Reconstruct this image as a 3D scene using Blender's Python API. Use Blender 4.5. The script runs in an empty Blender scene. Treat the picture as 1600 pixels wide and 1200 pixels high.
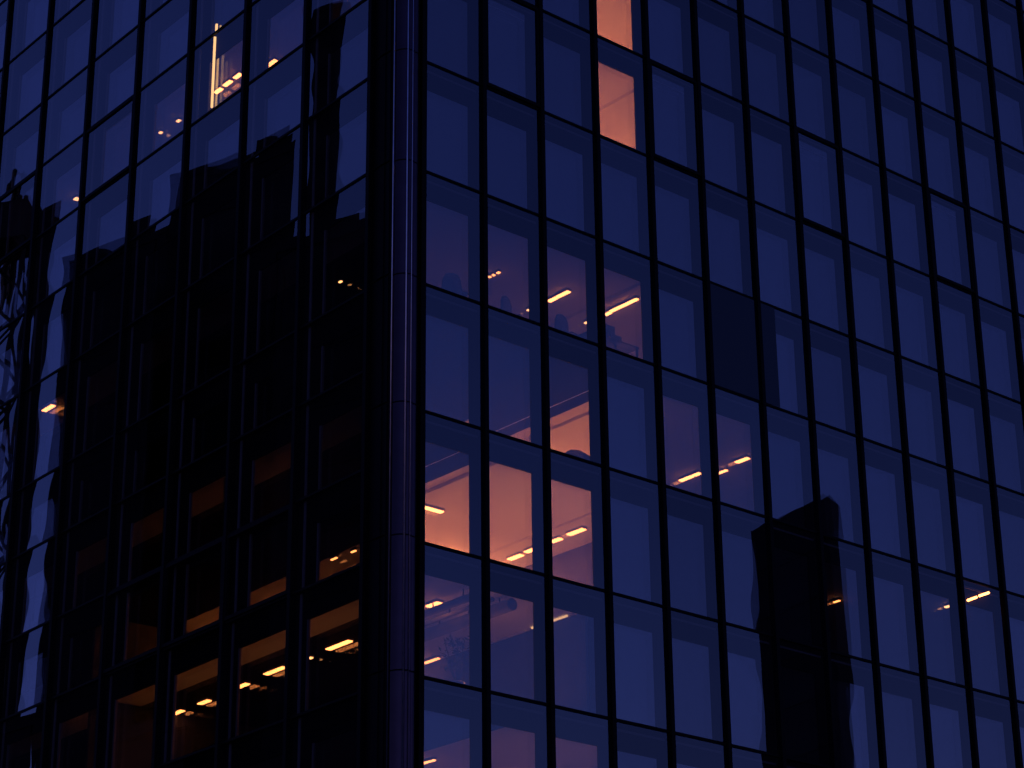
import bpy, math, random
from mathutils import Vector, Matrix
random.seed(7)
scene = bpy.context.scene
col = scene.collection

# ------------------------------------------------------------------ camera
F_PX = 3687.99                       # focal length in pixels of a 1600 px wide picture
CAM = Vector((6.5335, -53.5037, 1.6))
PITCH, YAW, ROLL = 0.398731, -0.065355, -0.010773
_fwd = Vector((math.sin(YAW)*math.cos(PITCH), math.cos(YAW)*math.cos(PITCH), math.sin(PITCH)))
_rt = Vector((math.cos(YAW), -math.sin(YAW), 0)); _up = _rt.cross(_fwd)
RT = _rt*math.cos(ROLL) + _up*math.sin(ROLL); UP = _up*math.cos(ROLL) - _rt*math.sin(ROLL); FW = _fwd
cd = bpy.data.cameras.new('camera'); cam = bpy.data.objects.new('camera', cd); col.objects.link(cam)
cd.sensor_width = 36.0; cd.lens = F_PX*36/1600; cd.clip_end = 5000; cd.clip_start = 0.1
cam.matrix_world = Matrix(((RT.x, UP.x, -FW.x, CAM.x), (RT.y, UP.y, -FW.y, CAM.y), (RT.z, UP.z, -FW.z, CAM.z), (0, 0, 0, 1)))
scene.camera = cam

# ------------------------------------------------------------------ dusk sky, last light, exposure
SUN_EL, SUN_AZ = math.radians(3.0), math.radians(-25)
world = bpy.data.worlds.new('World'); scene.world = world; world.use_nodes = True
nt = world.node_tree; nt.nodes.clear()
sky = nt.nodes.new('ShaderNodeTexSky'); sky.sky_type = 'NISHITA'; sky.sun_disc = False
sky.sun_elevation = SUN_EL; sky.sun_rotation = SUN_AZ
sky.air_density = 1.0; sky.dust_density = 0.0; sky.ozone_density = 4.0
wb = nt.nodes.new('ShaderNodeMix'); wb.data_type = 'RGBA'; wb.blend_type = 'MULTIPLY'; wb.inputs[0].default_value = 1.0
wb.inputs[7].default_value = (0.87, 0.41, 0.86, 1)         # tungsten white balance of the photograph
bg = nt.nodes.new('ShaderNodeBackground'); bg.inputs[1].default_value = 0.145
wo = nt.nodes.new('ShaderNodeOutputWorld')
nt.links.new(sky.outputs[0], wb.inputs[6]); nt.links.new(wb.outputs[2], bg.inputs[0]); nt.links.new(bg.outputs[0], wo.inputs[0])
sl = bpy.data.lights.new('afterglow', 'SUN'); sl.energy = 0.01; sl.angle = math.radians(12); sl.color = (0.75, 0.72, 1.0)
so = bpy.data.objects.new('afterglow', sl); col.objects.link(so)
so.rotation_euler = (math.radians(87), 0, math.radians(180+25))
vs = scene.view_settings; vs.view_transform = 'Standard'; vs.look = 'None'; vs.exposure = 0.0; vs.gamma = 1.0; vs.use_curve_mapping = False
cy = scene.cycles
cy.use_denoising = True; cy.max_bounces = 10; cy.diffuse_bounces = 4; cy.glossy_bounces = 5; cy.transparent_max_bounces = 24
cy.transmission_bounces = 4; cy.caustics_reflective = False; cy.caustics_refractive = False; cy.sample_clamp_indirect = 3.0

# ------------------------------------------------------------------ materials
def new_mat(name):
    m = bpy.data.materials.new(name); m.use_nodes = True; t = m.node_tree; t.nodes.clear()
    return m, t, t.nodes.new('ShaderNodeOutputMaterial')
def solid(name, c, rough=0.6, metal=0.0, var=0.12, scale=3.0, bump=0.0, spec=0.4):
    m, t, o = new_mat(name)
    b = t.nodes.new('ShaderNodeBsdfPrincipled'); b.inputs['Specular IOR Level'].default_value = spec; b.inputs['Roughness'].default_value = rough; b.inputs['Metallic'].default_value = metal
    tc = t.nodes.new('ShaderNodeTexCoord'); n = t.nodes.new('ShaderNodeTexNoise'); n.inputs['Scale'].default_value = scale; n.inputs['Detail'].default_value = 6
    r = t.nodes.new('ShaderNodeValToRGB')
    r.color_ramp.elements[0].position = 0.3; r.color_ramp.elements[1].position = 0.7
    r.color_ramp.elements[0].color = (c[0]*(1-var), c[1]*(1-var), c[2]*(1-var), 1)
    r.color_ramp.elements[1].color = (min(1, c[0]*(1+var)), min(1, c[1]*(1+var)), min(1, c[2]*(1+var)), 1)
    t.links.new(tc.outputs['Object'], n.inputs['Vector']); t.links.new(n.outputs['Fac'], r.inputs[0]); t.links.new(r.outputs[0], b.inputs['Base Color'])
    if bump:
        bn = t.nodes.new('ShaderNodeBump'); bn.inputs['Strength'].default_value = bump; bn.inputs['Distance'].default_value = 0.01
        t.links.new(n.outputs['Fac'], bn.inputs['Height']); t.links.new(bn.outputs[0], b.inputs['Normal'])
    t.links.new(b.outputs[0], o.inputs[0]); return m
def glass(name, base, trans, glossy=(0.96, 0.97, 1.0), rough=0.0):
    m, t, o = new_mat(name)
    g = t.nodes.new('ShaderNodeBsdfGlossy'); g.inputs['Color'].default_value = (*glossy, 1); g.inputs['Roughness'].default_value = rough
    tr = t.nodes.new('ShaderNodeBsdfTransparent'); tr.inputs['Color'].default_value = (*trans, 1)
    lw = t.nodes.new('ShaderNodeLayerWeight'); lw.inputs[0].default_value = 0.5
    pw = t.nodes.new('ShaderNodeMath'); pw.operation = 'POWER'; pw.inputs[1].default_value = 3.5
    mm = t.nodes.new('ShaderNodeMath'); mm.operation = 'MULTIPLY_ADD'; mm.inputs[1].default_value = 0.75; mm.inputs[2].default_value = base; mm.use_clamp = True
    mx = t.nodes.new('ShaderNodeMixShader')
    oi = t.nodes.new('ShaderNodeObjectInfo'); vr = t.nodes.new('ShaderNodeMath'); vr.operation = 'MULTIPLY_ADD'; vr.inputs[1].default_value = base*0.45; vr.inputs[2].default_value = base*0.76
    t.links.new(oi.outputs['Random'], vr.inputs[0]); t.links.new(vr.outputs[0], mm.inputs[2])
    t.links.new(lw.outputs['Facing'], pw.inputs[0]); t.links.new(pw.outputs[0], mm.inputs[0]); t.links.new(mm.outputs[0], mx.inputs[0])
    t.links.new(tr.outputs[0], mx.inputs[1]); t.links.new(g.outputs[0], mx.inputs[2]); t.links.new(mx.outputs[0], o.inputs[0]); return m
def emit(name, c, s):
    m, t, o = new_mat(name); e = t.nodes.new('ShaderNodeEmission'); e.inputs[0].default_value = (*c, 1); e.inputs[1].default_value = s
    t.links.new(e.outputs[0], o.inputs[0]); return m
WARM = (1.0, 0.30, 0.075)
M = dict(
    glass=glass('coated_glass', 0.24, (0.90, 0.88, 0.92)), glass2=glass('inner_glass', 0.40, (0.95, 0.92, 0.93)),
    frame=solid('black_anodised', (0.005, 0.005, 0.007), 0.5, 0.0, spec=0.1), reveal=solid('dark_reveal', (0.007, 0.007, 0.009), 0.8, 0, 0.2, 2.0, spec=0.08),
    reveal_light=solid('grey_reveal', (0.016, 0.016, 0.019), 0.7, spec=0.1), alu=solid('bare_aluminium', (0.24, 0.24, 0.24), 0.4, 0.0, 0.15, 4),
    column=solid('polished_column', (0.105, 0.065, 0.085), 0.25, 1.0, 0.1, 2.0, 0.05), joint=solid('black_joint', (0.004, 0.004, 0.004), 0.8),
    blind=solid('roller_blind', (0.035, 0.035, 0.04), 0.9, 0, 0.1, 6), panel=solid('dark_film', (0.006, 0.006, 0.010), 0.05, spec=1.0), frame_in=solid('inner_frame_paint', (0.22, 0.21, 0.20), 0.6), alu2=solid('dull_bead', (0.10, 0.10, 0.11), 0.5), rib=solid('highlight_rib', (0.85, 0.82, 0.90), 0.32, 1.0),
    ceiling=solid('ceiling_paint', (0.72, 0.70, 0.68), 0.85, 0, 0.04, 0.6), unlit_ceiling=solid('unlit_ceiling_paint', (0.010, 0.009, 0.009), 1.0, spec=0.02),  # the black copy paints the unlit parts of the ceilings
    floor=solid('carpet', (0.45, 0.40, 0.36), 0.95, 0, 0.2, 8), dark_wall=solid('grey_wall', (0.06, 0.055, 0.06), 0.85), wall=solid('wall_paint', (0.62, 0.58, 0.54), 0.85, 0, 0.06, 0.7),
    slab=solid('slab_edge', (0.03, 0.03, 0.032), 0.8), furniture=solid('dark_furniture', (0.03, 0.028, 0.03), 0.6),
    leaf=solid('leaf', (0.03, 0.06, 0.02), 0.7), city=solid('dark_cladding', (0.006, 0.006, 0.007), 0.8, 0, 0.3, 0.3),
    city2=solid('charcoal_cladding', (0.010, 0.010, 0.012), 0.85, 0, 0.3, 0.3), citywin=solid('dark_window', (0.003, 0.003, 0.005), 0.5, spec=0.12),
    steel=solid('crane_steel', (0.02, 0.018, 0.015), 0.6), asphalt=solid('asphalt', (0.05, 0.05, 0.052), 0.9, 0, 0.2, 0.5, 0.3),
    curtain=solid('curtain_glass', (0.015, 0.016, 0.025), 0.08),
    lamp=emit('lamp_diffuser', WARM, 7), lamp_hi=emit('lamp_diffuser_bright', WARM, 11.0), lamp_fill=emit('fill_diffuser', WARM, 100), lamp_fill_hi=emit('fill_diffuser_bright', WARM, 170), up_hi=emit('fill_uplight_bright', WARM, 28), up_lo=emit('fill_uplight_dim', WARM, 7), up_mid=emit('fill_uplight_mid', WARM, 16), up_left=emit('fill_uplight_left', WARM, 7), lamp_fill_mid=emit('fill_diffuser_mid', WARM, 28), lamp_fill_lo=emit('fill_diffuser_dim', WARM, 0.5), lamp_dot=emit('lamp_spot', (1, 0.42, 0.14), 6),  # panel, mid, dim and uplight glows serve only the added fill lamps
    tube=emit('vertical_tube', (1.0, 0.55, 0.20), 1.9), housing=solid('lamp_housing', (0.25, 0.24, 0.23), 0.6))

# ------------------------------------------------------------------ frames of the two facades
R = Vector((0.70711, 0.70711, 0)); NR = Vector((-0.70711, 0.70711, 0))
L = Vector((-0.68110, 0.73220, 0)); NL = Vector((0.73220, 0.68110, 0))
class Frame:
    def __init__(s, a, n): s.a, s.n = a, n
    def __call__(s, u, v, z): return s.a*u + s.n*v + Vector((0, 0, z))
FR, FL = Frame(R, NR), Frame(L, NL)
W, OR = 2.1, 0.9881
WL, OL = 3.15002, -2.18216
ZR = {-6: 52.6, -5: 49.5, -4: 46.4, -3: 43.29, -2: 40.37, -1: 37.18, 0: 33.91, 1: 30.62, 2: 27.37, 3: 23.87, 4: 20.40, 5: 17.02, 6: 13.65, 7: 10.3}
ZL = [50.0, 47.0, 44.06, 41.23, 38.70, 36.05, 33.50, 30.63, 27.25, 25.02, 22.36, 19.91, 16.69, 14.0, 11.2]
DR, DL = 0.10, 0.12           # depth of the cavity between outer and inner glass
HR, HL = 0.50, 0.35           # drop of the ceiling below the transom
KR, KL = 0.74, 0.78           # drop of the inner glazing's head below the transom
def proj(P):
    v = P - CAM; z = v.dot(FW); return 800 + F_PX*v.dot(RT)/z, 600 - F_PX*v.dot(UP)/z
def ray(x, y): return (FW + RT*((x-800)/F_PX) - UP*((y-600)/F_PX)).normalized()
def at_z(x, y, z): d = ray(x, y); return CAM + d*((z-CAM.z)/d.z)
def at_face(x, y, n, off=0.0): d = ray(x, y); return CAM + d*((off-CAM.dot(n))/d.dot(n))
def mirrored(x, y, n, t):     # the place seen in the facade, t metres (level) from the glass
    P = at_face(x, y, n); d = ray(x, y); r = d - n*(2*d.dot(n)); r = r/math.hypot(r.x, r.y); return P + r*t

# ------------------------------------------------------------------ mesh helpers
class MB:
    def __init__(s): s.v, s.f = [], []
    def quad(s, *p): i = len(s.v); s.v += [tuple(q) for q in p]; s.f.append(tuple(range(i, i+len(p))))
    def hexa(s, b, t):          # two loops of points
        n = len(b); i = len(s.v); s.v += [tuple(q) for q in b] + [tuple(q) for q in t]
        s.f.append(tuple(range(i+n-1, i-1, -1))); s.f.append(tuple(range(i+n, i+2*n)))
        for k in range(n): k2 = (k+1) % n; s.f.append((i+k, i+k2, i+n+k2, i+n+k))
    def box(s, F, u0, u1, v0, v1, z0, z1):
        q = [(u0, v0), (u1, v0), (u1, v1), (u0, v1)]
        s.hexa([F(u, v, z0) for u, v in q], [F(u, v, z1) for u, v in q])
    def prism(s, F, poly, z0, z1): s.hexa([F(u, v, z0) for u, v in poly], [F(u, v, z1) for u, v in poly])
    def bar(s, a, b, w):
        a, b = Vector(a), Vector(b); d = (b-a).normalized(); x = d.orthogonal().normalized()*w/2; y = d.cross(x).normalized()*w/2
        s.hexa([a+x+y, a-x+y, a-x-y, a+x-y], [b+x+y, b-x+y, b-x-y, b+x-y])
    def lathe(s, c, prof, n=12):
        i = len(s.v)
        for r, z in prof:
            for k in range(n): a = 2*math.pi*k/n; s.v.append((c[0]+r*math.cos(a), c[1]+r*math.sin(a), c[2]+z))
        for j in range(len(prof)-1):
            for k in range(n): k2 = (k+1) % n; s.f.append((i+j*n+k, i+j*n+k2, i+(j+1)*n+k2, i+(j+1)*n+k))
        s.f.append(tuple(i+k for k in reversed(range(n)))); s.f.append(tuple(i+(len(prof)-1)*n+k for k in range(n)))
    def build(s, name, mat, parent=None, smooth=False):
        import bmesh
        me = bpy.data.meshes.new(name); me.from_pydata(s.v, [], s.f)
        bm = bmesh.new(); bm.from_mesh(me); bmesh.ops.recalc_face_normals(bm, faces=bm.faces); bm.to_mesh(me); bm.free()
        me.materials.append(M[mat]); me.polygons.foreach_set('use_smooth', [smooth]*len(me.polygons))
        o = bpy.data.objects.new(name, me); col.objects.link(o)
        if parent: o.parent = parent; o.matrix_parent_inverse = parent.matrix_world.inverted()
        return o
def empty(name, loc, label=None, cat=None, group=None):
    o = bpy.data.objects.new(name, None); col.objects.link(o); o.location = loc; o.empty_display_size = 0.2
    o.matrix_world = Matrix.Translation(loc)
    if label: tag(o, label, cat, group)
    return o
def tag(o, label, cat, group=None):
    o['label'] = label; o['category'] = cat
    if group: o['group'] = group

# ------------------------------------------------------------------ ground
g = MB(); g.quad((-3000, -3000, 0), (3000, -3000, 0), (3000, 3000, 0), (-3000, 3000, 0))
g.build('ground', 'asphalt')['kind'] = 'structure'

# ------------------------------------------------------------------ the tower
tower = empty('glass_tower', (0, 0, 0), 'tall office tower with black mullion grid, dusk blue glass and round corner column', 'tower')
NRC, NLC = 18, 13
def in_view(F, u0, u1, z0, z1, m=110):
    P = [proj(F(u, 0, z)) for u in (u0, u1) for z in (z0, z1)]
    return max(p[0] for p in P) > -m and min(p[0] for p in P) < 1600+m and max(p[1] for p in P) > -m and min(p[1] for p in P) < 1200+m
def warped_pane(F, u0, u1, z0, z1, v, amp, tilt, rnd, flip=1):
    nx, nz = 10, 14; mb = MB(); w, h = u1-u0, z1-z0
    a = [rnd.uniform(-1, 1) for _ in range(8)]; ph = [rnd.uniform(0, 6.28) for _ in range(8)]
    tu, tz = rnd.gauss(0, tilt), rnd.gauss(0, tilt*0.6); bow = rnd.uniform(0.3, 1.3)*flip
    for j in range(nz+1):
        for i in range(nx+1):
            s, t = i/nx, j/nz
            d = amp*(bow*((1-(2*s-1)**4)*(1-(2*t-1)**4)) + 0.55*a[0]*math.sin(3.1*s+ph[0])*math.sin(7*t+ph[1]) + 0.35*a[1]*math.sin(6.3*s+ph[2]+2*t) + 0.30*a[2]*math.sin(11*t+ph[3])*(s-0.5)*2)
            mb.v.append(tuple(F(u0+w*s, v - d + tu*(s-0.5)*w + tz*(t-0.5)*h, z0+h*t)))
    for j in range(nz):
        for i in range(nx): k = j*(nx+1)+i; mb.f.append((k, k+1, k+nx+2, k+nx+1))
    return mb
OPEN_R = {(0, 0), (0, 1), (0, 2), (1, 0), (1, 1), (1, 2), (1, 3), (2, 0), (2, 1), (2, 2), (2, 4), (2, 5), (3, 0), (3, 1), (3, 2), (3, 7), (3, 8), (3, 9),
          (4, 0), (4, 1), (4, 2), (5, 0), (5, 1), (5, 2), (-1, 3), (-2, 3)}
SASH_R = {(-1, 1), (-1, 4), (-1, 7), (-1, 10), (-1, 13)}
SASH_L = {(4, 5), (4, 7), (10, 3), (10, 2), (10, 4)}
rest = MB()
def window(F, key, u0, u1, z0, z1, D, H, side, rnd):
    sash = key in (SASH_R if side == 'R' else SASH_L)
    g = 0.05
    amp, tilt = (0.0011, 0.0008) if side == 'R' else (0.0017, 0.0010)
    vf = -0.03 if sash else 0.0
    k = 0.14 if sash else g
    w = warped_pane(F, u0+k, u1-k, z0+k, z1-k, vf, amp, tilt, rnd).build('window', 'glass', tower, True)
    a, b, c, d = u0+0.055, u1-0.055, z0+0.035, z1-0.035                # clear opening of the grid
    hh = 0.20 if sash else H
    A, B, C_, D_ = u0+(0.20 if side == 'R' and key in ((-1, 3), (-2, 3)) else 0.075), u1-(0.41 if side == 'R' else (0.55 if key[0] == 11 else 0.90)), z0+0.09, z1-hh     # inner glazing
    m = MB()                                                            # shallow cavity lining
    for (p, q) in (((a, c), (a, d)), ((b, d), (b, c)), ((a, d), (b, d)), ((b, c), (a, c))):
        m.quad(F(p[0], 0.036, p[1]), F(q[0], 0.036, q[1]), F(q[0], D, q[1]), F(p[0], D, p[1]))
    m.build('cavity_liner', 'reveal', w)
    sp = u1-(0.30 if key[0] == 11 else 0.37) if side == 'L' else b-0.07
    m = MB(); m.box(F, B, sp, D, D+0.05, c, d); m.build('side_panel', 'reveal', w)      # dark panel beside the glazing
    m = MB(); m.box(F, sp+.002, b, D+.004, D+0.05, c, d); m.build('edge_panel', 'reveal_light', w)
    m = MB(); m.box(F, A, B-.001, D+.002, D+0.05, D_, d); m.build('head_panel', 'reveal', w)
    m = MB(); m.box(F, a, A-.001, D, D+0.05, c, d); m.box(F, A, B-.001, D, D+.05, c, C_); m.build('inner_frame', 'frame', w)
    if side == 'L':
        m = MB(); m.box(F, sp-.05, sp+.05, D-.03, D-.002, c+.005, d-.005); m.build('edge_strip', 'alu', w)
        m = MB(); m.box(F, B-.07, B-.004, D-.004, D+.05, C_+.001, D_-.001); m.build('inner_jamb', 'frame_in', w)
    else:
        m = MB(); m.box(F, a+.005, b-.12, D-.03, D-.002, z1-.25, z1-.19); m.build('edge_strip', 'alu2', w)
    m = warped_pane(F, A, B, C_, D_, D+0.03, amp*0.5, tilt*0.6, rnd, -1); m.build('inner_pane', 'glass2', w, True)
    if (side == 'R' and key not in OPEN_R):
        m = MB(); m.box(F, A-0.04, B+0.04, D+0.07, D+0.08, C_-0.04, D_+0.04); m.build('blind', 'blind', w)
    if sash:
        m = MB(); s0, s1 = -0.075, 0.03
        for (p0, p1, q0, q1) in ((u0+.05, u0+.15, z0+.04, z1-.04), (u1-.15, u1-.05, z0+.04, z1-.04), (u0+.15, u1-.15, z1-.14, z1-.04), (u0+.15, u1-.15, z0+.04, z0+.14)):
            m.box(F, p0, p1, s0, s1, q0, q1)
        m.build('sash_frame', 'frame', w)
    if side == 'R' and key in ((1, 5), (1, 6)):
        m = MB(); m.box(F, a+.012, (b-.012 if key[1] == 5 else a+0.34*(b-a)), -0.022, -0.016, c+.012, d-.012); m.build('dark_film', 'panel', w)
    return w
rnd = random.Random(11)
rk = sorted(ZR)
for i in range(NRC):
    for k in rk[:-1]:
        u0, u1, z1, z0 = OR+i*W, OR+(i+1)*W, ZR[k], ZR[k+1]
        if in_view(FR, u0, u1, z0, z1): window(FR, (k, i), u0, u1, z0, z1, DR, KR, 'R', rnd)
        else: rest.quad(FR(u0, .02, z0), FR(u1, .02, z0), FR(u1, .02, z1), FR(u0, .02, z1))
rnd = random.Random(5)
for i in range(1, NLC):
    for k in range(len(ZL)-1):
        u0, u1, z1, z0 = OL+i*WL, OL+(i+1)*WL, ZL[k], ZL[k+1]
        if in_view(FL, u0, u1, z0, z1): window(FL, (k, i), u0, u1, z0, z1, DL, KL, 'L', rnd)
        else: rest.quad(FL(u0, .02, z0), FL(u1, .02, z0), FL(u1, .02, z1), FL(u0, .02, z1))
UR, UL = OR+NRC*W, OL+NLC*WL
TOP, BOT = 64.0, 0.0
for F, U, u0, zt, zb in ((FR, UR, OR, ZR[-6], ZR[7]), (FL, UL, OL+WL, ZL[0], ZL[-1])):
    rest.quad(F(u0, .02, zt), F(U, .02, zt), F(U, .02, TOP), F(u0, .02, TOP)); rest.quad(F(u0, .02, BOT), F(U, .02, BOT), F(U, .02, zb), F(u0, .02, zb))
# sides and roof out of the picture
rest.quad(FR(UR, 0.02, 0), FR(UR, 30, 0), FR(UR, 30, TOP), FR(UR, 0.02, TOP)); rest.quad(FL(UL, 0.02, 0), FL(UL, 30, 0), FL(UL, 30, TOP), FL(UL, 0.02, TOP))
rest.quad(FR(0, 0, TOP), FR(UR, 0, TOP), FR(UR, 30, TOP), FL(UL, 30, TOP), FL(UL, 0, TOP))
o = rest.build('outer_glazing', 'curtain', tower); o['kind'] = 'stuff'
# mullions, one bar per line of the grid; transoms, one bar per line and facade; rear bars added to block leaking light
for i in range(NRC+1):
    m = MB(); u = OR+i*W; hw = 0.065 if i else 0.08
    m.box(FR, u-hw, u+hw, -0.095, 0.034, 2, TOP-.2); m.box(FR, u-.052, u+.052, 0.0342, DR+.055, 2.1, TOP-.3); m.build('mullion', 'frame', tower)
for i in range(1, NLC+1):
    m = MB(); u = OL+i*WL; m.box(FL, u-0.07, u+0.07, -0.095, 0.034, 2, TOP-.2); m.box(FL, u-.052, u+.052, 0.0342, DL+.055, 2.1, TOP-.3); m.build('mullion', 'frame', tower)
for k in rk:
    m = MB(); m.box(FR, OR+.081, UR-.001, -0.03, 0.0345, ZR[k]-0.034, ZR[k]+0.034); m.box(FR, OR+.09, UR-.1, 0.035, DR+.051, ZR[k]-0.031, ZR[k]+0.031); m.build('transom', 'frame', tower)
for z in ZL:
    m = MB(); m.box(FL, OL+WL+.071, UL-.001, -0.03, 0.0345, z-0.034, z+0.034); m.box(FL, OL+WL+.09, UL-.1, 0.035, DL+.051, z-0.031, z+0.031); m.build('transom', 'frame', tower)

# round corner column with ribs, joints at every storey
CC = Vector((0.275, 0.42, 0))
def col_profile(extra=0.0):
    pts = []
    n = 144
    for k in range(n):
        a = 2*math.pi*k/n; r = 0.345
        deg = (math.degrees(a) - 270 + 180) % 360 - 180      # 0 faces the camera, + to the right
        for c0, w0, dr in ((-52, 5, -0.03), (18, 5, 0.022), (44, 4, -0.03), (60, 5, -0.035), (26, 3, -0.018)):
            r += dr*math.exp(-((deg-c0)/w0)**2)
        pts.append((CC.x+(r+extra)*math.cos(a), CC.y+(r+extra)*math.sin(a)))
    return pts
FW_ = Frame(Vector((1, 0, 0)), Vector((0, 1, 0)))
zj = sorted(ZR.values())
corner = None
for a, b in zip([1.0]+zj, zj+[TOP-.2]):
    m = MB(); m.prism(FW_, col_profile(), a+0.02, b-0.02); m.f = m.f[2:]; c = m.build('column_section', 'column', tower, True)
for ang_, rr in ((-52, 0.030), (17, 0.018), (40, 0.010)):      # round ribs whose pale metal paints the column's highlight streaks
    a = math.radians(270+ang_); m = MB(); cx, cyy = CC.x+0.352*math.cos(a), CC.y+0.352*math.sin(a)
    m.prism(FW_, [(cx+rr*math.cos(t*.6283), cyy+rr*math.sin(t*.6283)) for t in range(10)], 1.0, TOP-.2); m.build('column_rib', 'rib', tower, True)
for z in zj:
    m = MB(); m.prism(FW_, col_profile(-0.012), z-0.0205, z+0.0205); m.build('column_joint', 'joint', tower, False)
# narrow return panels beside the column on the left facade
for a, b in zip([2.0]+sorted(ZR.values()), sorted(ZR.values())+[TOP-.3]):
    m = MB(); m.box(FL, 0.16, 0.88, 0.03, 0.06, a+.03, b-.03); p = m.build('return_panel', 'frame', tower)
    m = MB(); m.box(FL, 0.36, 0.62, 0.005, 0.028, a+.03, b-.03); m.build('return_strip', 'reveal_light', p)
m = MB(); m.box(FR, 0.60, 1.036, 0.037, 0.18, 2, TOP-.3); m.build('corner_light_stop', 'joint', tower)  # black post added behind the column gap to block room light
m = MB(); m.box(FL, 0.12, 0.9, 0.065, 0.09, 2, TOP-.3); m.build('return_backing', 'joint', tower)

# ------------------------------------------------------------------ floors, ceilings and walls behind the glass
PD = Vector((-0.1212, 0.9926, 0))                  # the party wall runs in from the corner
def wedge(F, U, v0, v1, sl_, s=0.06): return [(sl_*v0+s+0.35, v0), (U-.05, v0), (U-.05, v1), (sl_*v1+s, v1)]
SR = PD.dot(R)/PD.dot(NR); SL = PD.dot(L)/PD.dot(NL)
VB = 13.0
m = MB(); pn = Vector((PD.y, -PD.x, 0)); a0, a1 = PD*1.0, PD*20
m.hexa([a0+pn*.05, a1+pn*.05, a1-pn*.05, a0-pn*.05], [q+Vector((0, 0, TOP-.5)) for q in (a0+pn*.05, a1+pn*.05, a1-pn*.05, a0-pn*.05)]); m.build('party_wall', 'wall', tower)
for F, U, D, sl_ in ((FR, UR, DR, SR), (FL, UL, DL, SL)):
    m = MB(); m.box(F, sl_*VB+.1, U-.1, VB+.01, VB+.2, 0.5, TOP-.5); m.build('core_wall', 'wall', tower)
for k in rk:
    z = ZR[k]
    m = MB(); m.prism(FR, wedge(FR, UR, DR+.053, VB, SR), z-HR+0.03, z+0.09); s = m.build('floor_slab', 'slab', tower)
    m = MB(); m.prism(FR, wedge(FR, UR, DR+.053, VB, SR, .08), z-HR, z-HR+0.028); m.build('ceiling', 'ceiling', s)
    m = MB(); m.prism(FR, wedge(FR, UR, DR+.053, VB, SR, .08), z+0.092, z+0.10); m.build('carpet', 'floor', s)
for k, z in enumerate(ZL):
    m = MB(); m.prism(FL, wedge(FL, UL, DL+.053, VB, SL), z-HL+0.03, z+0.09); s = m.build('floor_slab', 'slab', tower)
    if k in (7, 9, 11):  # black section paints the deeper ceiling as unlit
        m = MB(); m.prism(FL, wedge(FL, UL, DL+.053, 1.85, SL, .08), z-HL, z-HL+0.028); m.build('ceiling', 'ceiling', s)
        m = MB(); m.prism(FL, wedge(FL, UL, 1.86, VB, SL, -.25), z-HL, z-HL+0.028); m.build('unlit_ceiling', 'unlit_ceiling', s)
    elif k in (8, 10):  # black section paints the ceiling near the glass as unlit
        m = MB(); m.prism(FL, wedge(FL, UL, DL+.053, 2.60, SL, .08), z-HL, z-HL+0.028); m.build('unlit_ceiling', 'unlit_ceiling', s)
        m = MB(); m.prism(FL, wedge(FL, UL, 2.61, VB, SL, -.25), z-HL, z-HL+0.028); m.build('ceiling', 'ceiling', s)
    else:
        m = MB(); m.prism(FL, wedge(FL, UL, DL+.053, VB, SL, .08), z-HL, z-HL+0.028); m.build('ceiling', 'ceiling', s)
    m = MB(); m.prism(FL, wedge(FL, UL, DL+.053, VB, SL, .08), z+0.092, z+0.10); m.build('carpet', 'floor', s)
def partition(k, u, v0=DR+.12, v1=VB-.02, h=None):
    m = MB(); m.box(FR, u-.05, u+.05, v0, v1, ZR[k+1]+.101, (ZR[k]-HR-.002) if h is None else ZR[k+1]+h); return m.build('partition', 'wall', tower)
def beam(k, u, v0, v1, drop=0.22, w=0.18):
    m = MB(); m.box(FR, u-w/2, u+w/2, v0, v1, ZR[k]-HR-drop, ZR[k]-HR-.002); m.build('ceiling_beam', 'ceiling', tower)
for k, us in {-2: (OR+3*W-.5, OR+7*W), -1: (OR+3*W-.5, OR+7*W), 1: (OR+9*W,), 2: (OR+12*W,), 3: (OR+13*W,), 4: (), 5: (OR+6*W,)}.items():
    for u in us: partition(k, u)
m = MB(); m.prism(FR, [(9.1, .22), (9.2, .22), (9.2+.9*12.6, 12.82), (9.1+.9*12.6, 12.82)], ZR[3]+.101, ZR[2]-HR-.002); m.build('partition', 'wall', tower)   # unseen slanted wall added to keep the bright room's light out
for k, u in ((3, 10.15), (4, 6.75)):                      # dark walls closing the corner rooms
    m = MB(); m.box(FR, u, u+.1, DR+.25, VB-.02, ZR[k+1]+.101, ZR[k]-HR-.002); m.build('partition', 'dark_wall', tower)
def unlit_panel(k, ub, line=None):                             # black panel that paints the ceiling unlit between the column and u = ub
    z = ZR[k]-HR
    m = MB(); m.prism(FR, [(SR*.25+.42, .25), (ub, .25), (ub, (ub-.12)/SR)], z-.05, z-.002); p = m.build('unlit_panel', 'unlit_ceiling', tower)
    if line: m = MB(); m.box(FR, line-.015, line+.015, .3, (line-.15)/SR, z-.056, z-.0505); m.build('lit_line', 'ceiling', p)  # pale strip painted as a thin line of light
unlit_panel(2, 8.75, 8.2); unlit_panel(3, 3.45, 2.67); unlit_panel(5, 4.3)
for k in (10, 11):                                        # unseen wall added to stop the orange light of the darker facade
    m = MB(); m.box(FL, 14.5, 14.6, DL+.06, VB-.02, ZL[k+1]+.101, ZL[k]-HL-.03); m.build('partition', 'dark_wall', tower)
zc = ZR[4]-HR                                             # pipes, duct and hangers under the ceiling of the cluttered room
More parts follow.
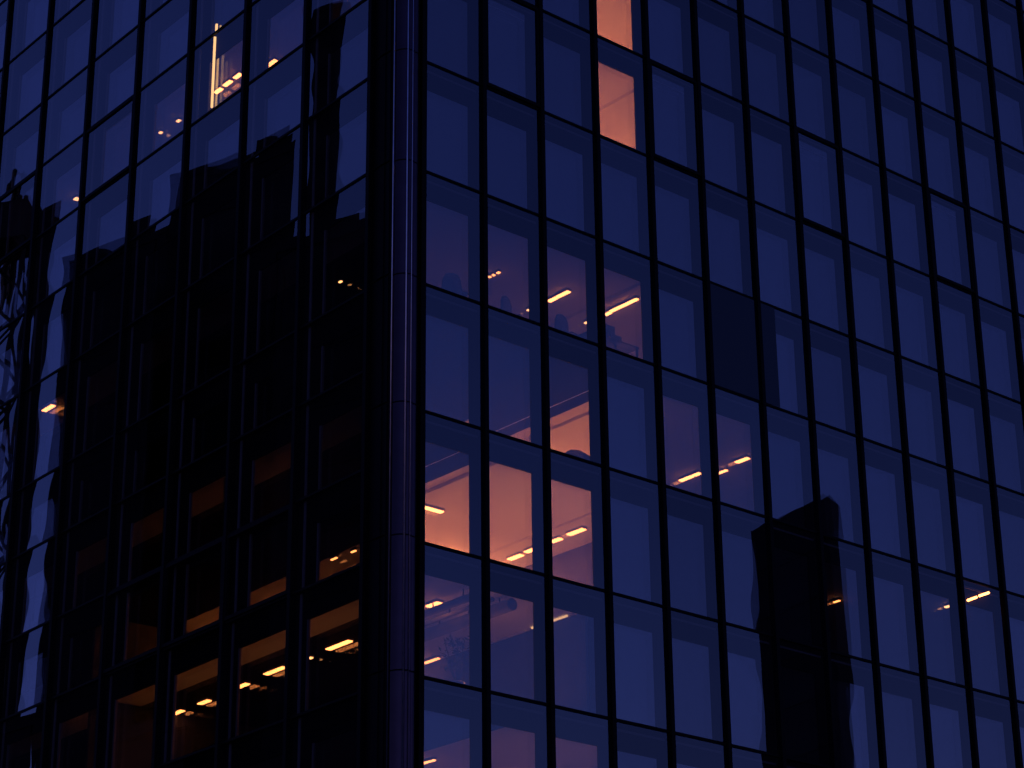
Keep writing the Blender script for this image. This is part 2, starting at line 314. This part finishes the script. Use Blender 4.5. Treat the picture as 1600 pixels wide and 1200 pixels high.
for u_, r_ in ((3.2, .10), (3.75, .06), (4.4, .16)):
    m = MB()
    for q in range(16):
        a_, b_ = q*math.pi/8, (q+1)*math.pi/8
        m.quad(*[FR(u_+r_*math.cos(t), v_, zc-.28+r_*math.sin(t)) for t, v_ in ((a_, .5), (b_, .5), (b_, (u_-.3)/SR), (a_, (u_-.3)/SR))])
    m.build('duct', 'housing', tower, True)
    m = MB()
    for v_ in (1.0, 2.2, 3.4): m.bar(FR(u_, v_, zc-.28), FR(u_, v_, zc-.003), .03)
    m.build('duct_hanger', 'frame', tower)
beam(3, 3.95, .3, 4.6, .10, .16); beam(3, 8.5, 0.3, 9.0, .07, .12); beam(2, 9.4, .3, 9.0, .10, .16)
beam(1, 9.4, .3, VB-.1, .1, .14); beam(-1, 10.07, .3, VB-.1, .12, .72)
m = MB(); m.box(FR, 9.98, 10.12, .34, .5, ZR[4]+.101, ZR[3]-HR-.6); m.build('door_jamb', 'wall', tower)

# ------------------------------------------------------------------ lamps in the rooms
def lamp(F, u0, u1, v0, v1, zc, label, group, mat='lamp', drop=0.10, name='ceiling_light'):
    e = empty(name, F((u0+u1)/2, (v0+v1)/2, zc), label, 'ceiling light', group)
    m = MB(); m.box(F, u0-.015, u1+.015, v0-.015, v1+.015, zc-drop+.03, zc-.002); m.build('housing', 'housing', e)
    m = MB(); m.box(F, u0, u1, v0, v1, zc-drop, zc-drop+.028); m.build('diffuser', mat, e)
    return e
def lamp_px(side, k, a, b, w, label, group, mat='lamp', drop=0.10):
    F, n, t, zc = (FR, NR, R, ZR[k]-HR) if side == 'R' else (FL, NL, L, ZL[k]-HL)
    P, Q = at_z(*a, zc-drop), at_z(*b, zc-drop)
    pu, pv, qu, qv = P.dot(t), P.dot(n), Q.dot(t), Q.dot(n)
    if abs(pu-qu) > abs(pv-qv): v = (pv+qv)/2; return lamp(F, min(pu, qu), max(pu, qu), v-w/2, v+w/2, zc, label, group, mat, drop)
    u = (pu+qu)/2; return lamp(F, u-w/2, u+w/2, min(pv, qv), max(pv, qv), zc, label, group, mat, drop)
# orange corner room, row 3
lamp_px('R', 3, (661, 794), (692, 801), 0.16, 'single glowing lamp on the pink ceiling beside the corner column', None, 'lamp_hi')
for a, b, t_ in (((795, 875), (816, 868), 'lowest lamp in the row of four under the pink ceiling'), ((823, 864), (838, 857), 'second lowest lamp in the row of four under the pink ceiling'),
                 ((862, 848), (876, 842), 'second highest lamp in the row of four under the pink ceiling'), ((890, 837), (911, 827), 'highest lamp in the row of four under the pink ceiling')):
    lamp_px('R', 3, a, b, 0.17, t_, 'row of four lamps below the pink ceiling', 'lamp_hi')
# row 1: thin lines of light
for a, b in (((764, 434), (766, 433)), ((770, 431), (772.5, 430)), ((777, 428), (780.5, 426))):
    lamp_px('R', 1, a, b, 0.08, 'tiny lamp in the dim purple room near the column', 'tiny lamps in the dim purple room')
for a, b, t_ in (((858, 472), (869, 466), 'short piece'), ((871, 465), (889, 456), 'long piece')):
    lamp_px('R', 1, a, b, 0.13, t_+' of the thin lamp strip one window before the monitors', 'thin lamp strips before the monitors', 'lamp_hi')
for a, b, t_ in (((946, 493), (954, 489), 'short piece'), ((957, 488), (994, 467), 'long piece')):
    lamp_px('R', 1, a, b, 0.12, t_+' of the thin lamp strip above the dark monitors', 'thin lamp strips above the monitors', 'lamp_hi')
for a, b in (((824, 486), (829, 484)), ((914, 506), (918, 504))):
    lamp_px('R', 1, a, b, 0.08, 'pinpoint lamp beside a thin lamp strip', 'pinpoint lamps by the strips', 'lamp_dot')
# row 2: lamps behind the middle windows
for a, b in (((1063, 752), (1082, 745)), ((1084, 744), (1094, 740))):
    lamp_px('R', 2, a, b, 0.15, 'end lamp of the short broken lamp line above the dark tower reflection', 'broken lamp line in dim windows', 'lamp_hi')
for a, b in (((1108, 742), (1116, 741)), ((1120, 742), (1135, 735))):
    lamp_px('R', 2, a, b, 0.10, 'thinner middle lamp of the broken lamp line crossing a mullion', 'middle of the broken lamp line', 'lamp_hi')
lamp_px('R', 2, (1152, 724), (1168, 716), 0.16, 'stubby lamp at the far end of the broken lamp line', None, 'lamp_hi')
lamp_px('R', 2, (1197, 714), (1201, 712), 0.05, 'faint pinpoint lamp past the broken lamp line', None, 'lamp_dot')
# row 4, 5
lamp_px('R', 4, (669, 949), (689, 943), 0.22, 'bright oval lamp in the dim window below the pink corner room', None, 'lamp_hi')
lamp_px('R', 4, (656, 958), (660, 955), 0.10, 'pinpoint lamp touching the corner column', None, 'lamp_dot')
lamp_px('R', 4, (730, 971), (742, 966), 0.16, 'small lamp at the edge of the window below the pink corner room', None, 'lamp_hi')
lamp_px('R', 4, (666, 1037), (684, 1029), 0.10, 'slim lamp low behind the cluttered corner window', None, 'lamp')
lamp_px('R', 5, (661, 1195), (677, 1188), 0.09, 'slim lamp in the lowest window beside the column', None, 'lamp')
lamp_px('R', 3, (1303, 942), (1312, 939), 0.07, 'lone slim lamp at the edge of the dark tower reflection', None, 'lamp')
lamp_px('R', 3, (1478, 950), (1484, 947), 0.12, 'pinpoint lamp by the farthest lit window', None, 'lamp_dot')
for a, b in (((1512, 938), (1526, 933)), ((1530, 931), (1545, 926))):     # two short lamps hung in the cavity
    P = at_face(*a, NR, 0.045); Q = at_face(*b, NR, 0.055)
    e = empty('cavity_lamp', P, 'short lamp in the pair right under a transom, far from the column', 'lamp', 'pair of cavity lamps')
    mb = MB(); mb.bar(P, Q, 0.06); mb.build('diffuser', 'lamp_hi', e)
    mb = MB(); mb.bar(P+Vector((0, 0, .045)), Q+Vector((0, 0, .045)), 0.02); mb.build('housing', 'housing', e)
# unseen lamps added further back to light the ceilings
def fill_lamps(k, us, vs_, label, group, mat='lamp_fill', w=0.5, l=1.4):
    for u in us:
        for v in vs_: lamp(FR, u-w/2, u+w/2, v-l/2, v+l/2, ZR[k]-HR, label, group, mat, 0.16)
fill_lamps(3, (7.6, 9.2), (7.6, 9.6), 'added fill lamp deep in the pink corner room', 'fill lamps of the pink corner room', 'lamp_fill_hi')
fill_lamps(2, (10.2, 11.8), (6.8, 8.8), 'added fill lamp deep in the room over the pink corner room', 'fill lamps over the corner room', 'lamp_fill_hi')
fill_lamps(1, (12.5, 15.5), (6.5, 9.5), 'added fill lamp deep in the room with the monitors', 'fill lamps of the monitor room', 'lamp_hi')
fill_lamps(-1, (9.5, 12.5), (4.5, 7.5), 'added fill lamp deep in the single bright window', 'fill lamps of the bright window', 'lamp_fill', 0.6, 1.8)
fill_lamps(-2, (9.5, 12.5), (4.5, 7.5), 'added fill lamp deep in the topmost bright window', 'fill lamps of the topmost bright window', 'lamp_fill', 0.6, 1.8)
fill_lamps(4, (6.52,), (7.6,), 'added fill lamp deep in the cluttered corner room', 'fill lamps of the cluttered room', 'lamp_fill', .22, .5)
fill_lamps(5, (8.0,), (8.0,), 'added fill lamp deep in the lowest corner room', 'fill lamps of the lowest room', 'lamp_fill_mid')
fill_lamps(2, (19.0,), (7.0,), 'added fill lamp deep behind the broken lamp line', 'fill lamps behind the lamp line', 'lamp_fill_lo')
def uplighter(k, u, v, s_, label, group, F=None):  # unseen uplighters added to spread an even glow on the ceilings
    z = (ZL if F else ZR)[k+1]+.10; FR = F or globals()['FR']; e = empty('fill_uplighter', FR(u, v, z), label, 'fill light', group)
    m = MB(); m.box(FR, u-.12, u+.12, v-.45, v+.45, z, z+.12); m.build('housing', 'housing', e)
    m = MB(); m.quad(FR(u-.10, v-.43, z+.125), FR(u+.10, v-.43, z+.125), FR(u+.10, v+.43, z+.125), FR(u-.10, v+.43, z+.125)); m.build('diffuser', s_, e)
for u in (4.6, 6.2, 7.8, 9.2): uplighter(3, u, 1.2, 'up_hi', 'added unseen uplighter washing the pink corner ceiling', 'added uplighters of the pink corner room')
for u in (9.6, 10.6): uplighter(2, u, 2.0, 'up_hi', 'added unseen uplighter in the room over the pink corner room', 'added uplighters over the corner room')
for k, t_ in ((-1, 'single bright window'), (-2, 'topmost bright window')):
    for u in (8.2, 9.6): uplighter(k, u, 1.3, 'up_mid', 'added unseen uplighter in the '+t_, 'added uplighters of the '+t_)
for u in (9.4, 10.8): uplighter(1, u, 1.6, 'up_lo', 'added unseen uplighter by the monitors', 'added uplighters of the monitor room')
for u in (3.6, 5.6): uplighter(4, u, 1.4, 'up_mid', 'added unseen uplighter in the cluttered corner room', 'added uplighters of the cluttered room')
for u in (5.6, 7.6): uplighter(5, u, 1.4, 'up_lo', 'added unseen uplighter in the lowest corner room', 'added uplighters of the lowest room')
for u in (3.5, 5.5, 7.5, 9.5, 11.5, 13.5, 15.5): uplighter(11, u, 1.0, 'up_left', 'added unseen uplighter under the orange ceiling of the darker facade', 'added uplighters of the darker facade', FL)
# left facade lamps: row 11 is the long row of lamps
for a, b, t_ in (((270, 1117), (286, 1111), 'fifth from the corner column'), ((312, 1101), (327, 1095), 'fourth from the corner column'), ((367, 1077), (387, 1069), 'third from the corner column'),
                 ((416, 1055), (444, 1043), 'second from the corner column'), ((513, 1016), (547, 1002), 'closest to the corner column')):
    lamp_px('L', 11, a, b, 0.16, 'fat lamp in the long row of the darker facade, '+t_, 'long lamp row of the darker facade', 'lamp_hi')
for a, b in (((347, 1087), (352, 1084)), ((483, 1030), (487, 1028)), ((219, 1139), (223, 1136))):
    lamp_px('L', 11, a, b, 0.10, 'pinpoint lamp between the fat lamps of the darker facade', 'pinpoint lamps of the darker facade', 'lamp_dot')
for a, b in (((278, 978), (289, 973)), ((378, 934), (382, 931)), ((518, 876), (526, 872)), ((549, 864), (556, 861))):
    lamp_px('L', 10, a, b, 0.05, 'slim lamp on the orange ceiling strip of the darker facade', 'slim lamps over the orange strip', 'lamp')
for a, b in (((337, 146), (346, 139)), ((351, 135), (361, 127)), ((367, 123), (376, 116))):
    lamp_px('L', 4, a, b, 0.13, 'lamp in the dashed line beside the tall upright light tube', 'dashed lamp line by the upright tube', 'lamp_hi')
lamp_px('L', 4, (414, 106), (432, 95), 0.13, 'lone lamp resting on a transom near the upright tube', None, 'lamp_hi')
for a, b in (((249, 209), (253, 207)), ((277, 191), (281, 188))):
    lamp_px('L', 4, a, b, 0.10, 'pinpoint lamp below the upright tube', 'pinpoint lamps below the tube', 'lamp_dot')
lamp_px('L', 4, (117, 313), (123, 310), 0.16, 'lone round lamp in a plain blue window', None, 'lamp_dot')
lamp_px('L', 7, (68, 643), (84, 634), 0.16, 'short slanted lamp in the narrow blue gap', None, 'lamp_hi')
lamp_px('L', 7, (530, 442), (534, 440), 0.07, 'pinpoint lamp beside the corner column in the darker facade', None, 'lamp_dot')
for k, (v, mat) in {10: (7.0, 'lamp_fill_hi'), 9: (6.0, 'lamp_fill_lo'), 8: (7.0, 'lamp_fill_lo'), 7: (7.0, 'lamp_fill_lo'), 12: (6.0, 'lamp_fill_lo')}.items():  # unseen lamps added to give the left ceilings their glow
    for u in (6, 9.5, 13):
        lamp(FL, u-.5, u+.5, v-.2, v+.2, ZL[k]-HL, 'added fill lamp deep in the dim rooms of the darker facade', 'fill lamps of the darker facade', mat, 0.14)
# tall upright light tube in the cavity, on both sides of a transom
for (xa, ya), (xb, yb) in (((339.5, 37), (338, 50)), ((337.5, 56), (331, 168))):
    P = at_face(xa, ya, NL, 0.084); Q = at_face(xb, yb, NL, 0.084)
    e = empty('light_tube', Q, 'tall upright glowing light tube crossing a transom', 'light tube', 'upright light tube')
    mb = MB(); mb.bar(Q, Vector((Q.x, Q.y, P.z)), 0.055); mb.build('tube', 'tube', e)
    mb = MB(); mb.bar(Q+NL*.031, Vector((Q.x, Q.y, P.z))+NL*.031, 0.008); mb.build('bracket', 'housing', e)

# ------------------------------------------------------------------ furniture seen through the lit windows
def chair(k, u, v, rot, label):
    z = ZR[k+1]+.1; e = empty('office_chair', FR(u, v, z), label, 'chair'); c = FR(u, v, z)
    def T(x, y, h): a = rot; return c + R*(x*math.cos(a)-y*math.sin(a)) + NR*(x*math.sin(a)+y*math.cos(a)) + Vector((0, 0, h))
    mb = MB(); mb.hexa([T(x, y, .45) for x, y in ((-.26, -.26), (.26, -.26), (.26, .26), (-.26, .26))], [T(x, y, .54) for x, y in ((-.24, -.24), (.24, -.24), (.24, .24), (-.24, .24))]); mb.build('seat', 'furniture', e)
    mb = MB(); prof = [(-.26, .6), (-.29, .8), (-.27, 1.05), (-.18, 1.22), (0, 1.27), (.18, 1.22), (.27, 1.05), (.29, .8), (.26, .6)]
    mb.hexa([T(x, .24, h) for x, h in prof], [T(x, .31, h) for x, h in prof]); mb.build('backrest', 'furniture', e)
    mb = MB(); mb.bar(T(0, 0, .06), T(0, 0, .45), .06); mb.bar(T(0, .2, .5), T(0, .27, .7), .05); mb.build('stem', 'furniture', e)
    for q in range(5):
        a = q*1.2566; mb = MB(); mb.bar(T(0, 0, .08), T(.3*math.cos(a), .3*math.sin(a), .03), .045); mb.build('foot', 'furniture', e)
def at_v(x, y, v): P = at_face(x, y, NR, v); return P.dot(R), P.z
u, _ = at_v(890, 505, 1.1); chair(1, u, 1.1, 0.2, 'dark high-backed chair below the thin lamp strips')
u, _ = at_v(712, 445, 1.0); chair(1, u, 1.0, -0.3, 'dark rounded chair back beside the corner column')
u, _ = at_v(805, 470, 1.2); chair(1, u, 1.2, 0.4, 'dark chair back under the tiny lamps')
def monitor(k, x, y, v, w, h, label):
    u, z = at_v(x, y, v); e = empty('monitor', FR(u, v, z-h-.2), label, 'monitor', None)
    mb = MB(); mb.box(FR, u-w/2, u+w/2, v, v+.04, z-h, z); mb.build('screen', 'furniture', e)
    mb = MB(); mb.bar(FR(u, v+.06, z-h-.18), FR(u, v+.06, z-h+.2), .05); mb.build('stand', 'furniture', e)
    mb = MB(); mb.box(FR, u-.13, u+.13, v-.05, v+.16, z-h-.2, z-h-.18); mb.build('base', 'furniture', e)
    return u, z-h-.2
u, zt = monitor(1, 952, 508, 1.0, 0.42, .34, 'taller dark monitor under the long lamp strip')
monitor(1, 963, 524, 0.95, 0.40, .26, 'lower dark monitor beside the taller one')
e = empty('desk', FR(u, 1.1, ZR[2]+.1), 'dark desk carrying the two monitors', 'desk')
zt2 = ZR[2]+.83
mb = MB(); mb.box(FR, u-1.0, u+.9, .75, 1.5, zt2-.04, zt2); mb.build('desk_top', 'furniture', e)
for du in (-.95, .85):
    for v in (.8, 1.45): mb = MB(); mb.bar(FR(u+du, v, ZR[2]+.1), FR(u+du, v, zt2-.04), .05); mb.build('leg', 'furniture', e)
u, z = at_v(905, 703, 1.2); e = empty('armchair', FR(u, 1.3, ZR[3]+.1), 'dark winged armchair at the foot of the pink window', 'armchair')
b0 = ZR[3]+.1
mb = MB(); pr = [(-.5, b0+.1), (-.52, z-.28), (-.3, z-.06), (0, z), (.5, z-.1), (.52, z-.4), (.5, b0+.1)]
mb.hexa([FR(u+x, 1.2, h) for x, h in pr], [FR(u+x, 1.35, h) for x, h in pr]); mb.build('backrest', 'furniture', e)
mb = MB(); mb.box(FR, u-.5, u+.5, 1.36, 1.95, b0+.1, b0+.45); mb.build('seat', 'furniture', e)
for s in (-.55, .47): mb = MB(); mb.box(FR, u+s, u+s+.08, 1.36, 1.95, b0+.1, b0+.65); mb.build('armrest', 'furniture', e)
# cove light where the dark wall meets the ceiling, row 4
e = empty('cove_light', FR(6.7, 2.2, ZR[4]-HR), 'thin slanting cove light line along the ceiling below the pink corner room', 'cove light')
m = MB(); m.box(FR, 6.66, 6.70, .95, 2.35, ZR[4]-HR-.05, ZR[4]-HR-.01); m.build('diffuser', 'tube', e)
m = MB(); m.box(FR, 6.705, 6.745, .4, 4.3, ZR[4]-HR-.06, ZR[4]-HR-.004); m.build('trim', 'wall', e)
# plant in the cluttered corner window
u, z = at_v(712, 1030, 1.3); e = empty('potted_plant', FR(u, 1.3, ZR[5]+.1), 'leafy potted plant in the cluttered corner window', 'plant')
mb = MB(); mb.lathe(FR(u, 1.3, ZR[5]+.1), [(.16, 0), (.22, .4), (.24, .42)], 12); mb.build('pot', 'wall', e)
mb = MB()
for q in range(9):
    a = q*.7; mb.bar(FR(u, 1.3, ZR[5]+.5), FR(u+.3*math.cos(a), 1.3+.3*math.sin(a), ZR[5]+1.3+.35*math.sin(q*2.1)), .015)
mb.build('stem', 'leaf', e)
mb = MB(); rl = random.Random(3)
for q in range(120):
    a = rl.uniform(0, 6.28); r = rl.uniform(.05, .42); h = rl.uniform(.75, 1.6)
    c = FR(u+r*math.cos(a), 1.3+r*math.sin(a), ZR[5]+.1+h); d1 = Vector((rl.uniform(-1, 1), rl.uniform(-1, 1), rl.uniform(-.6, .6))).normalized(); d2 = d1.orthogonal().normalized()
    mb.quad(c-d1*.09, c+d2*.03, c+d1*.09, c-d2*.03)
mb.build('foliage', 'leaf', e)['kind'] = 'stuff'

# ------------------------------------------------------------------ the city across the street, mirrored in the glass
def city_tower(n, xl, xr, y, t, depth, label, mat='city', plant=(), floors=True, name='office_tower'):
    A = mirrored(xl, y, n, t); B = mirrored(xr, y, n, t); z = (A.z+B.z)/2
    A = Vector((A.x, A.y, 0)); B = Vector((B.x, B.y, 0)); ax = (B-A).normalized(); w = (B-A).length
    mid = (A+B)/2; fac = at_face((xl+xr)/2, y, n); out = Vector((mid.x-fac.x, mid.y-fac.y, 0)); nn = Vector((-ax.y, ax.x, 0))
    if nn.dot(out) < 0: nn = -nn
    A2, B2 = (Vector((q.x, q.y, 0)) for q in (mirrored(xl+2, y, n, t+depth), mirrored(xr-2, y, n, t+depth)))
    F = lambda u, v, zz: (A + (B-A)*(u/w))*(1-v/depth) + (A2 + (B2-A2)*(u/w))*(v/depth) + Vector((0, 0, zz))
    e = empty(name, F(w/2, depth/2, 0), label, 'tower')
    m = MB(); m.box(F, 0, w, 0, depth, 0, z-.6); m.build('wall', mat, e)
    m = MB()
    for q in ((-.15, w+.15, -.15, .25), (-.15, w+.15, depth-.25, depth+.15), (-.15, .25, .26, depth-.26), (w-.25, w+.15, .26, depth-.26)): m.box(F, *q, z-.62, z)
    m.build('parapet', mat, e)
    for (p0, p1, hh) in plant:
        m = MB(); m.box(F, w*p0, w*p1, depth*.2, depth*.7, z-.5, z+hh); m.build('plant_room', mat, e)
    if floors:
        zz = z-3.4
        while zz > z-40:
            m = MB(); m.box(F, .6, w-.6, -.06, .05, zz, zz+1.7); m.build('window_band', 'citywin', e); zz -= 3.5
    return F, w, z
city_tower(NL, 240, 273, 352, 78, 12, 'narrow dark block mirrored against the broad tower', 'city2', ((.5, .9, 1.2),))
city_tower(NL, 274, 462, 246, 70, 22, 'broad dark tower mirrored in the middle of the darker facade', 'city', ((.04, .2, 1.2), (.66, .97, 3.2)))
city_tower(NL, 488, 534, 8, 95, 12, 'slender tall dark tower mirrored beside the corner', 'city2', ())
city_tower(NL, 436, 660, 350, 60, 14, 'lower dark block mirrored beside the corner', 'city2', ((.3, .6, 2),))
city_tower(NL, 105, 243, 384, 64, 18, 'stepped dark block mirrored between two sky gaps', 'city', ((.3, .55, .8), (.72, .95, 3.0)))
city_tower(NL, 58, 88, 322, 85, 8, 'thin dark shaft mirrored left of the wide sky gap', 'city2', ())
city_tower(NL, -60, 50, 1128, 40, 8, 'low dark block at the foot of the wide sky gap', 'city2', (), False, 'low_block')
city_tower(NL, 170, 290, 1128, 40, 8, 'low dark block at the foot of the narrow sky gap', 'city2', (), False, 'low_block')
# tower mirrored in the brighter facade: its nearest upper corner and the roof line running away
A = mirrored(1292, 771, NR, 90)
def mir_t(x, y, n, z):
    P = at_face(x, y, n); d = ray(x, y); r = d - n*(2*d.dot(n)); r = r/math.hypot(r.x, r.y); return P + r*((z-P.z)/r.z)
B = mir_t(1176, 826, NR, A.z); Cc = mir_t(1312, 788, NR, A.z); z = A.z
e = empty('office_tower', (A.x, A.y, 0), 'small dark tower mirrored in the brighter facade', 'tower')
a, b, c = (Vector((q.x, q.y, 0)) for q in (A, B, Cc)); dd = b + (c-a)
m = MB(); up = Vector((0, 0, z)); m.hexa([a, b, dd, c], [q+up for q in (a, b, dd, c)]); m.build('wall', 'city', e)
cen = (a+b+c+dd)/4
nb = Vector((-(b-a).y, (b-a).x, 0)).normalized()
if nb.dot(cen-a) > 0: nb = -nb
zz = z-3.5
while zz > z-40:
    m = MB(); p, q = a+(b-a)*.05+nb*.01, b-(b-a)*.05+nb*.01
    m.hexa([p+Vector((0, 0, zz)), q+Vector((0, 0, zz)), q+nb*.06+Vector((0, 0, zz)), p+nb*.06+Vector((0, 0, zz))], [p+Vector((0, 0, zz+1.7)), q+Vector((0, 0, zz+1.7)), q+nb*.06+Vector((0, 0, zz+1.7)), p+nb*.06+Vector((0, 0, zz+1.7))]); m.build('window_band', 'citywin', e); zz -= 3.5
# tower crane mirrored at the far end of the darker facade
P = mirrored(18, 320, NL, 55); s = 1.1; zt = P.z
e = empty('tower_crane', (P.x, P.y, 0), 'lattice tower crane mirrored at the far end of the darker facade', 'crane')
X, Y = Vector((1, 0, 0)), Vector((0, 1, 0)); c0 = Vector((P.x, P.y, 0))
m = MB(); cs = [c0+X*s+Y*s, c0-X*s+Y*s, c0-X*s-Y*s, c0+X*s-Y*s]
for q in cs: m.bar(q, q+Vector((0, 0, zt)), .28)
zz = 0; fl = 0
while zz < zt-3:
    for q in range(4):
        p0, p1 = (cs[q], cs[(q+1) % 4]) if (q+fl) % 2 else (cs[(q+1) % 4], cs[q])
        m.bar(p0+Vector((0, 0, zz)), p1+Vector((0, 0, zz+2.6)), .16)
    zz += 2.6; fl += 1
m.build('mast', 'steel', e)
m = MB(); m.box(FW_, P.x-1.4, P.x+1.4, P.y-1.4, P.y+1.4, zt-2.8, zt-.3); m.build('cab', 'steel', e)
m = MB(); jd = (Vector((P.x, P.y, 0))-Vector((at_face(18, 320, NL).x, at_face(18, 320, NL).y, 0))).normalized()
for off, h in ((.6, 0), (-.6, 0), (0, 1.3)): m.bar(c0+jd*-2+X*off+Vector((0, 0, zt+h)), c0+jd*16+X*off+Vector((0, 0, zt+h)), .2)
for q in range(9): m.bar(c0+jd*(-2+2*q)+X*.6+Vector((0, 0, zt)), c0+jd*(-1+2*q)+Vector((0, 0, zt+1.3)), .1); m.bar(c0+jd*(-1+2*q)+Vector((0, 0, zt+1.3)), c0+jd*(0+2*q)-X*.6+Vector((0, 0, zt)), .1)
m.build('jib', 'steel', e)
